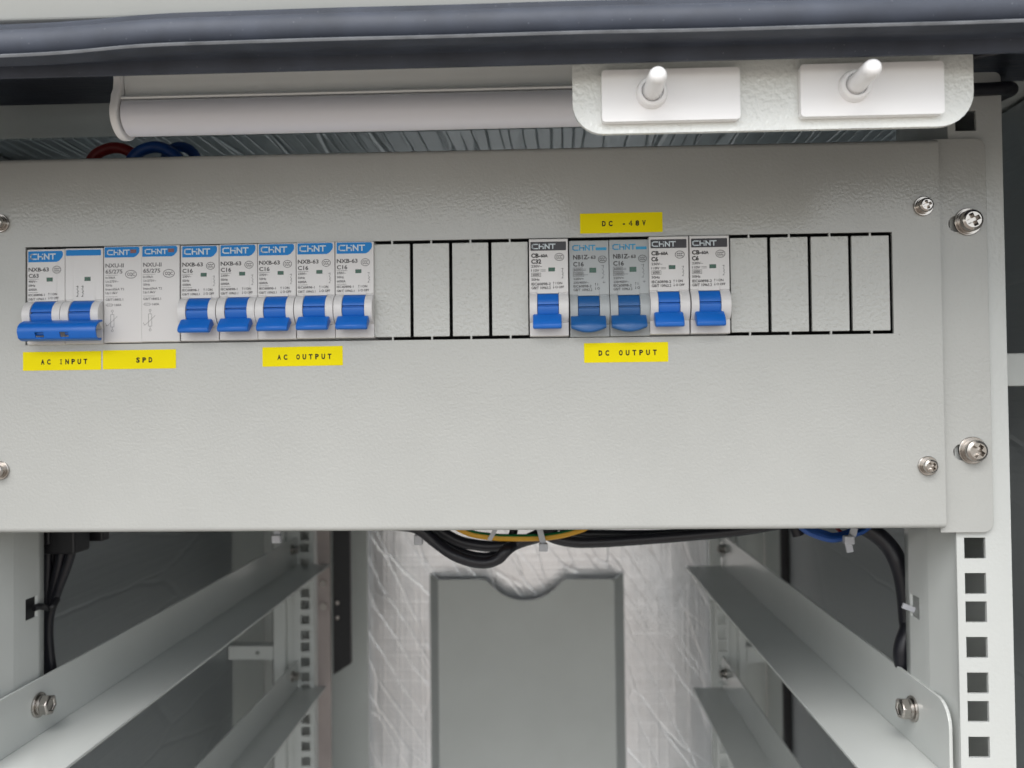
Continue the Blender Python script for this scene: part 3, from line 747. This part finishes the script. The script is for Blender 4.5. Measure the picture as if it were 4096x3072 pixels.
# DC breakers
c6 = None
o = breaker('circuit_breaker', 233.65, 'white DC breaker marked C32 with black logo band', 'circuit breaker', 'white DC breakers with black band', 'cb', dz=-.05, rating='C32')
nb = breaker('circuit_breaker', 252.0, 'pale grey DC breaker with dark toggle, left one, beside the C32 breaker', 'circuit breaker', 'pale grey DC breakers', 'nb', dy=.6)
o = copy_tree(nb); o.location = Vector((270.1, .6, .1)) / 1000; o['label'] = 'pale grey DC breaker with dark toggle, right one, beside the white C6 pair'
c6 = breaker('circuit_breaker', 287.7, 'white DC breaker marked C6, left one, beside a pale grey breaker', 'circuit breaker', 'white DC breakers with black band', 'cb', dz=.1, rating='C6')
o = copy_tree(c6); o.location = Vector((305.85, .05, .2)) / 1000; o['label'] = 'white DC breaker marked C6, right one, beside the empty knockouts'
# surge protectors
sp = breaker('surge_protector', 37.1, 'plain white surge protector without toggle, left one, beside the two-pole breaker', 'surge protector', 'surge protectors', 'spd', dy=.2)
o = copy_tree(sp); o.location = Vector((54.85, .2, .12)) / 1000; o['label'] = 'plain white surge protector without toggle, right one, beside the AC breaker row'
# two-pole main breaker
def two_pole():
    t = Thing('two_pole_breaker', (0, 0, -.3), 'white two-pole breaker with one wide blue tie bar across both toggles', 'circuit breaker')
    t.root.location = (.001, 0, -.0004)
    t.base = (0, 0, 0)
    wa, wb = 3.9, 14.2
    mb = MB(); housing(mb, .12, 17.9, 22.0, -22.5, wa, wb); housing(mb, 18.1, 35.9, 22.2, -22.4, 18 + wa, 18 + wb)
    t.part(mb, 'housing', M['white_plastic'], smooth=28, bev=.18)
    for dx in (0, 18):
        mb = toggle_mesh(wa + dx, wb + dx, wa + .6 + dx, wb - .6 + dx)
        t.part(mb, 'toggle', M['toggle'], smooth=32, bev=.25)
    # hollow tie bar: C section, open at the back, two slots in its front
    y = YF
    sec = [(y - 3.6, -12.0), (y - 5.6, -12.5), (y - 7.6, -13.4), (y - 9.0, -14.8), (y - 9.6, -16.4), (y - 9.55, -17.5), (y - 8.7, -19.9), (y - 7.2, -20.7), (y - 5.4, -20.9), (y - 4.4, -20.2)]
    xs = [1.7, 9.6, 13.6, 21.0, 25.0, 37.7]
    mb = MB(); n = len(sec); vs = [(x, *p) for x in xs for p in sec]; fs = []
    for i in range(len(xs) - 1):
        for k in range(n - 1):
            if i in (1, 3) and k == 5: continue
            fs.append((i * n + k, i * n + k + 1, (i + 1) * n + k + 1, (i + 1) * n + k))
    fs.append(tuple(range(n)))                      # closed left end
    mb.add(vs, fs)
    bar = t.part(mb, 'tie_bar', M['toggle'], smooth=40)
    sm = bar.modifiers.new('wall', 'SOLIDIFY'); sm.thickness = .0009; sm.offset = 0
    bevel(bar, .2)
    lb = t.part(logo_band(.6, 17.0, 15.9, 21.0, 2.9), 'logo_band', M['blue_print'])
    w = MB(); wordmark(w, 1.4, 17.0, 12.0, 2.85, YP - .03); t.part(w, 'lettering', M['white_print'], parent=lb)
    t.part(logo_band(18.5, 35.0, 18.6, 21.3, 0), 'logo_stripe', M['blue_print'])
    p = ac_print('C63', '400V~', -.75); ccc(p, 14.1, 12.3, 2.05, 1.75, YP); onoff(p, 10.4, .3, YP)
    for xx in (24.0, 26.4): diagram(p, xx, 4.6, 1.05, YP); diagram(p, xx + .12, 4.55, 1.05, YP - .004)
    t.part(p, 'printing', M['ink'])
    for x in (9.3, 27.2): t.part(MB().box(x, x + 2.9, YF - .05, YF + .3, 6.8, 8.7), 'indicator_window', M['green_window'])
    return t
two_pole()

# ------------------------------------------------------------------ yellow label tapes
def sticker(x0, x1, z0, z1, body, xa, pitch, zc, label, tilt=0.0, cap=2.15):
    t = Thing('label_tape', ((x0 + x1) / 2, 0, (z0 + z1) / 2), label, 'label', 'yellow label tapes on the panel')
    t.root.rotation_euler = (0, -R(tilt), 0)
    tp = t.part(MB().prism_y([rrect(x0, x1, z0, z1, .25, 2)], -.14, -.01), 'tape', M['yellow'])
    mb = MB()
    for i, ch in enumerate(body):
        if ch == ' ': continue
        w = {'I': .9, '-': 1.0}.get(ch, 1.7)
        if ch == 'D' and body == 'SPD': pass
        cx = xa + i * pitch
        if ch == '4':
            stroke(mb, [(cx + .35, zc - cap / 2), (cx + .35, zc + cap / 2)], .36, -.17); stroke(mb, [(cx + .3, zc + cap / 2 - .1), (cx - .65, zc - cap * .16)], .34, -.171); stroke(mb, [(cx - .65, zc - cap * .2), (cx + .75, zc - cap * .2)], .34, -.172)
            continue
        text(mb, ch, cx, zc - cap / 2, cap, -.17, width=w if ch != 'I' else .36, bold=.03, centre=True)
        if ch == 'I':
            for zz in (zc - cap / 2 + .15, zc + cap / 2 - .15): stroke(mb, [(xa + i * pitch - .38, zz), (xa + i * pitch + .38, zz)], .24, -.172)
    t.part(mb, 'lettering', M['ink_dark'], parent=tp)
sticker(-1.8, 35.2, -34.7, -26.0, 'AC INPUT', 7.6, 2.89, -30.75, 'yellow tape reading AC INPUT below the two-pole breaker', .1)
sticker(36.0, 70.4, -34.5, -25.7, 'SPD', 52.6, 2.93, -30.4, 'yellow tape reading SPD below the surge protectors', .15)
sticker(110.8, 148.0, -34.1, -25.2, 'AC OUTPUT', 118.6, 2.92, -29.9, 'yellow tape reading AC OUTPUT below the five AC breakers', .35)
sticker(257.2, 294.5, 24.6, 33.7, 'DC -48V', 268.0, 3.02, 28.9, 'yellow tape reading DC -48V above the DC breakers', .1)
sticker(258.3, 296.2, -34.2, -25.3, 'DC OUTPUT', 265.7, 3.06, -29.9, 'yellow tape reading DC OUTPUT below the DC breakers', .1)

# ================================================================== SWITCH BRACKET AND LAMP
br = Thing('switch_bracket', (321, -85, 60), 'pale grey hammered steel bracket carrying the two door switches', 'bracket')
mb = MB().prism_y([rrect(251.2, 390.8, 43.0, 69.6, (11, 12, 2.2, .3), 8)], -85, -83)
pl = br.part(mb, 'front_plate', M['powder_gloss'], bev=.7, seg=3)
br.part(MB().box(256, 386, -83.1, -60, 67.2, 69.2).box(256, 386, -62, -60, 69, 108), 'top_flange', M['powder_gloss'], bev=.5)
def switch(x0, x1, z0, z1, kx, kz, label):
    t = Thing('door_switch', ((x0 + x1) / 2, -85, (z0 + z1) / 2), label, 'switch', 'plunger door switches')
    t.part(MB().prism_y([rrect(x0, x1, z0, z1, 1.3, 5)], -88.2, -85.05), 'face_plate', M['switch_plastic'], bev=.45, seg=3)
    t.part(MB().lathe([(0, 0), (0, 5.6), (1.2, 5.5), (2.4, 5.2), (2.8, 4.7), (2.8, 3.9), (1.2, 3.7), (1.2, 0)], (kx, -88.15, kz), (0, -1, 0), 48), 'collar', M['switch_plastic'], smooth=35)
    pr = [(.2, 3.3), (15.2, 3.15), (16.4, 3.0), (17.4, 2.55), (18.1, 1.8), (18.5, .9), (18.6, 0)]
    t.part(MB().lathe(pr, (kx, -88.15, kz), (0, -1, 0), 40), 'plunger', M['switch_plastic'], smooth=40)
switch(261.3, 309.4, 46.2, 64.5, 278.7, 55.9, 'white plunger door switch on the left half of the bracket')
switch(330.2, 379.3, 46.4, 64.8, 348.6, 56.5, 'white plunger door switch on the right half of the bracket')

lamp = Thing('tube_lamp', (190, -40, 107), 'unlit white tube lamp hanging under the lintel left of the switch bracket', 'lamp')
K = 1.08
def lp(pts): return [(-382 + K * (y + 382), min(107.4, -51.3 + K * (z + 51.3))) for y, z in pts]
def lx(x): return 239.6 + K * (x - 239.6)
hp = [(-56, 94), (-60, 93.8), (-62.8, 91), (-60.4, 82.5), (-58.9, 78.3), (-58.9, 76.2), (-58.6, 74.5), (-58.0, 71.5), (-58.2, 69.9), (-61.6, 69.5), (-62, 68.9), (-61.6, 68.4), (-58, 68.4), (-40, 68.4), (-34, 72), (-34, 94)]
lamp.part(MB().prism_x(lp(hp), lx(76), 330), 'lamp_housing', M['lamp_body'], smooth=28)
def rnd(yc, zc, r, a0, a1, n): return [(yc - r * math.cos(R(a0 + (a1 - a0) * i / n)), zc + r * math.sin(R(a0 + (a1 - a0) * i / n))) for i in range(n + 1)]
dp = [(-60.5, 68.2)] + rnd(-56, 62.9, 7.4, 42, -150, 20) + [(-49, 68.2)]
lamp.part(MB().prism_x(lp(dp), lx(76.6), 330), 'diffuser', M['diffuser'], smooth=40)
cp = [(-56, 94.5), (-61.4, 94.4), (-63.4, 90), (-62.2, 80), (-61.6, 76), (-62.0, 72.5), (-63.6, 69.6)] + rnd(-56, 62.9, 8.9, 25, -150, 20) + [(-46.5, 70), (-46.5, 94.5)]
lamp.part(MB().prism_x(lp(cp), lx(72.9), lx(75.8)), 'end_cap', M['switch_plastic'], smooth=30, bev=.5)

# ================================================================== CABLES AND SMALL THINGS
def px(org, s, pts, Y):
    """photo-crop points -> cabinet points at depth Y (a number or one per point)"""
    return [at(org[0] + x * s, org[1] + y * s, Y if not isinstance(Y, (list, tuple)) else Y[i]) for i, (x, y) in enumerate(pts)]
def cable(name, pts, r, m, label, cat='cable', group=None, mi_fn=None, n=14):
    P = smooth_path(pts); c = P[len(P) // 2]
    mb = MB().tube(P, r, n, mi_fn=mi_fn)
    return single(mb, name, m, tuple(c), label, cat, group, smooth=50)
A = (1650, 2100); s = .36166
cable('black_cable', px(A, s, [(-500, -20), (-150, 0), (60, 40), (250, 185), (450, 325), (650, 400), (820, 415), (950, 370), (1035, 285), (1130, 215), (1300, 150), (1480, 60), (1620, -60)], [64] * 4 + [60] * 5 + [66] * 4), 3.1, M['cable_black'], 'thick black cable sagging in the lowest loop under the panel', group='black cables under the panel')
cable('black_cable', px(A, s, [(200, -30), (350, 90), (520, 180), (700, 220), (860, 235), (1000, 225), (1180, 190), (1400, 130), (1600, 40)], 72), 3.0, M['cable_black'], 'black cable in the upper of the two loops under the panel', group='black cables under the panel')
cable('black_cable', px(A, s, [(60, -20), (260, 130), (450, 255), (640, 330), (800, 350), (930, 330), (1020, 270), (1080, 180), (1120, 60), (1130, -60)], 74), 2.3, M['cable_black'], 'thinner black cable just inside the lowest loop', group='black cables under the panel')
cable('black_cable', px((0, 0), 1, [(2140, 2090), (2200, 2145), (2290, 2168), (2400, 2168), (2560, 2158), (2760, 2142), (2960, 2122), (3120, 2095)], 66), 2.9, M['cable_black'], 'long black cable running right of the white tie under the panel', group='black cables under the panel')
cable('black_cable', px((0, 0), 1, [(2200, 2080), (2300, 2130), (2420, 2138), (2640, 2138), (2860, 2125), (3060, 2100)], 74), 2.6, M['cable_black'], 'black cable half hidden above the long one under the panel', group='black cables under the panel')
cable('earth_cable', px(A, s, [(430, -10), (640, 90), (860, 128), (1060, 140), (1400, 138), (1560, 122), (1720, 90), (1900, 30), (2000, -40)], 58), 1.9, [M['cable_yellow'], M['cable_green']], 'green and yellow earth cable under the panel bottom edge', mi_fn=lambda k, n: 1 if 1 <= k <= 5 else 0)
def tie(pts, w, head, label, Y):
    t = Thing('cable_tie', tuple(at(pts[0][0], pts[0][1], Y)), label, 'cable tie', 'white cable ties')
    P = [at(x, y, Y) for x, y in pts]
    mb = MB()
    for a, b in zip(P[:-1], P[1:]):
        d = (b - a).normalized(); nn = Vector((d.z, 0, -d.x)) * w / 2; th = Vector((0, .6, 0))
        vs = [a + nn - th, a - nn - th, b - nn - th, b + nn - th, a + nn + th, a - nn + th, b - nn + th, b + nn + th]
        mb.add(vs, [(0, 1, 2, 3), (7, 6, 5, 4), (0, 4, 5, 1), (1, 5, 6, 2), (2, 6, 7, 3), (3, 7, 4, 0)])
    t.part(mb, 'strap', M['tie'])
    if head:
        c = at(head[0], head[1], Y - .8)
        t.part(MB().box(c.x - head[2] / 2, c.x + head[2] / 2, c.y - 2, c.y + 2, c.z - head[3] / 2, c.z + head[3] / 2), 'head', M['tie'], bev=.6)
def cr(x, y, o=A, k=s): return (o[0] + x * k, o[1] + y * k)
tie([cr(920, 40), cr(890, 100), cr(850, 165)], 2.2, None, 'white cable tie strap left of the yellow cable bend', 56)
tie([cr(1400, 20), cr(1425, 120), cr(1445, 200)], 3.0, (*cr(1447, 245), 4.6, 4.2), 'white cable tie with square head in the middle under the panel', 54)
tie([cr(80, 20), cr(70, 130)], 3.6, (*cr(68, 160), 4.6, 5.5), 'white cable tie left of the black cable loop', 68)
tie([(1112, 2100), (1108, 2140)], 3.2, (1107, 2155, 4.8, 4.4), 'white cable tie hanging in front of the left rear post', 70)
B = (3100, 2100); sb = .27125
bl = Thing('blue_cable_bundle', tuple(at(3320, 2140, 66)), 'bundle of thin blue wires curving under the right end of the panel', 'cable bundle')
for i, off in enumerate(((0, 0, 0), (25, -28, 1), (70, -48, 3), (-25, 18, 2), (110, -70, 5))):
    P = px(B, sb, [(330 + off[0], -30), (480 + off[0], 95 + off[1] * .5), (690 + off[0] * .5, 180 + off[1]), (860, 212 + off[1]), (1010, 185 + off[1]), (1150, 140 + off[1]), (1300, 95 + off[1] * .4), (1420, 10)], 66 + off[2])
    bl.part(MB().tube(smooth_path(P), 1.05, 10), 'wire', M['cable_blue'], smooth=50)
bl.part(MB().tube(smooth_path(px(B, sb, [(900, 40), (980, 105), (1060, 115), (1150, 70)], 72)), .9, 10), 'wire', M['cable_red'], smooth=50, label='single red wire inside the blue bundle')
tie([cr(1170, 40, B, sb), cr(1140, 160, B, sb), cr(1085, 215, B, sb), cr(1080, 260, B, sb), cr(1105, 400, B, sb)], 3.4, (*cr(1085, 220, B, sb), 5.2, 4.4), 'white cable tie with long tail on the blue wires', 60)
cable('black_conduit', px(B, sb, [(1180, -40), (1400, 75), (1560, 190), (1700, 340), (1800, 520), (1880, 760), (1930, 1050), (1960, 1400)], [80, 78, 76, 74, 72, 72, 72, 72]) +
      px((3000, 2050), .616, [(1030, 760), (1000, 850), (990, 930), (1015, 1040), (1060, 1150), (1080, 1400)], [70, 68, 68, 70, 76, 80]), 4.7, M['cable_black'], 'thick black cable curving down behind the right front post')
cable('black_wire_end', px(B, sb, [(300, 20), (320, 80), (345, 150)], 90), 3.4, M['cable_black'], 'stub of black cable beside the blue wires')
tie([cr(1880, 1185, B, sb), cr(1960, 1215, B, sb), cr(2060, 1255, B, sb)], 2.6, None, 'white cable tie through the slot of the right front post', 50)
# left: cable cluster behind the left post
C = (0, 2100); sc = .4219
lc = Thing('cable_cluster', tuple(at(190, 2250, 76)), 'cluster of black cables tied together behind the left front post', 'cable bundle')
for i, (xa, xb) in enumerate(((455, 436), (500, 450), (545, 462), (590, 474), (630, 486), (665, 496), (690, 506))):
    P = px(C, sc, [(xa + 15, 30), (xa, 200), (xa * .72 + xb * .28, 380), (xa * .3 + xb * .7, 580), (xb, 730), (447 + i * 4, 850), (440 + i * 3, 1000), (438 + i * 5, 1180), (440 + i * 9, 1420), (445 + i * 10, 1700)], 76 + 2.5 * (i % 3))
    lc.part(MB().tube(smooth_path(P), 2.6, 10), 'cable', M['cable_black'], smooth=50)
c1 = at(*cr(560, 140, C, sc), 70); lc.part(MB().box(c1.x - 11, c1.x + 12, 64, 80, c1.z - 7, c1.z + 14), 'connector', M['black_plastic'], bev=1.2)
c1 = at(*cr(370, 115, C, sc), 66); lc.part(MB().box(c1.x - 6, c1.x + 8, 62, 70, c1.z - 3.5, c1.z + 9), 'connector', M['black_plastic'], bev=.8)
c1 = at(*cr(328, 860, C, sc), 48); lc.part(MB().box(c1.x - 7, c1.x - 2.5, 41, 57, c1.z - 11, c1.z + 9), 'slot_dark_block', M['black_plastic'])  # black block added behind the post slot so the slot looks dark
P = [at(*cr(x, y, C, sc), Y) for x, y, Y in ((320, 790, 48), (380, 770, 52), (440, 785, 64), (500, 770, 66), (545, 700, 70))]
lc.part(MB().tube(smooth_path(P), 1.7, 8), 'tie_strap', M['black_plastic'], smooth=50)
c1 = at(*cr(910, 105, C, sc), 90); single(MB().box(c1.x - 6, c1.x + 6, 86, 94, c1.z - 2.5, c1.z + 10), 'cable_clip', M['black_plastic'], tuple(c1), 'small black clip peeking out below the panel, right of the cable cluster', 'clip', bev=1)
# above the panel: red and blue loops
Dd = (0, 266); sdd = .40687
cable('red_cable', px(Dd, sdd, [(880, 1080), (900, 930), (970, 850), (1080, 805), (1180, 803), (1280, 840), (1350, 900), (1400, 1050)], 48), 2.9, M['cable_red'], 'red cable looping up behind the panel top edge', group='cable loops above the panel')
cable('blue_cable', px(Dd, sdd, [(1250, 1080), (1290, 930), (1370, 840), (1480, 795), (1590, 800), (1690, 850), (1760, 920), (1790, 1060)], 44), 3.0, M['cable_blue'], 'blue cable looping up beside the red one behind the panel', group='cable loops above the panel')
cable('blue_cable', px(Dd, sdd, [(1600, 1080), (1640, 880), (1720, 800), (1810, 795), (1890, 840), (1940, 930), (1960, 1080)], 62), 2.8, M['cable_blue'], 'darker blue cable loop, rightmost behind the panel top edge', group='cable loops above the panel')
q = at(195, 510, 150); cab.part(MB().box(WL - .5, q.x, 150, 190, 40, q.z), 'corner_block', M['black_plastic'], bev=1)
# right of the bracket: sleeved cable round the post
E_ = (3300, 100); se = .36166
cable('sleeved_cable', px(E_, se, [(1100, 730), (1500, 720), (1750, 712), (1950, 700), (2035, 695), (2060, 720), (1990, 760), (1900, 800)], [-25, -14, -8, -4, 4, 18, 40, 60]), 2.9, M['cable_black'], 'black sleeved cable leaving the bracket and bending round the post')
cable('lamp_wire', px(E_, se, [(1560, 370), (1750, 325), (1900, 295), (2050, 260)], [-60, -60, -62, -64]), 1.2, M['cable_black'], 'thin black wire at the top right corner of the bracket')
# small bracket between the right front post and the side wall
b0 = at(4030, 1415, 45); b1 = at(4096, 1545, 45)
single(MB().box(447.5, WR - 5.5, 40, 42, b1.z, b0.z).box(WR - 7.5, WR - 5.5, 42.2, 70, b1.z, b0.z), 'side_bracket', M['powder_smooth'], (470, 45, b0.z), 'pale grey bracket joining the right post to the side wall', 'bracket', bev=.8)
# cross brackets beside the rear posts, copper bar and black strip
def xb(p0, p1, Y, x0, x1, lab):
    a = at(*p0, Y); b = at(*p1, Y); hx = (x0 * .35 + x1 * .65)
    hz = (a.z + b.z) / 2
    t = single(MB().prism_y([rect(x0, x1, b.z, a.z), ell(hx, hz, 2.4, 2.4, 16)], Y, Y + 2).box(x0, x1, Y + 2.1, Y + 16, a.z - 1.5, a.z), 'cross_bracket', M['powder_smooth'], (x0, Y, b.z), lab, 'bracket', 'small cross brackets')
xb((921, 2585), (1101, 2638), 506, -98, -50, 'small pale bracket with a hole beside the left rear post')
xb((3000, 2588), (3130, 2650), 506, 448, 492, 'small pale bracket beside the right rear post')
cu = MB().box(-4.5, 9.5, 514, 518, -620, 40)
cb = Thing('copper_bar', (2, 516, -620), 'tinned copper earth bar standing beside the left rear post', 'busbar')
cb.part(cu, 'bar', M['copper'], bev=.5)
for z in (-226, -244, -268): cb.part(MB().lathe([(0, 0), (0, 4), (3, 4), (3, 0)], (2.5, 514, z), (0, -1, 0), 6), 'bolt', M['steel'])
bs = Thing('insulator_strip', (20, 520, -338), 'black insulating strip right of the copper bar', 'strip')
bs.part(MB().add([(11, 519, 40), (30, 519, 40), (30, 519, -331), (11, 519, -343), (11, 527, 40), (30, 527, 40), (30, 527, -331), (11, 527, -343)],
                 [(0, 1, 2, 3), (7, 6, 5, 4), (0, 4, 5, 1), (1, 5, 6, 2), (2, 6, 7, 3), (3, 7, 4, 0)]), 'plate', M['black_plastic'], bev=.5)
for z in (-266, -282): bs.part(MB().lathe([(0, 0), (0, 2.2), (1.2, 1.8), (1.5, 0)], (16, 518.9, z), (0, -1, 0), 14), 'screw', M['steel'], smooth=40)
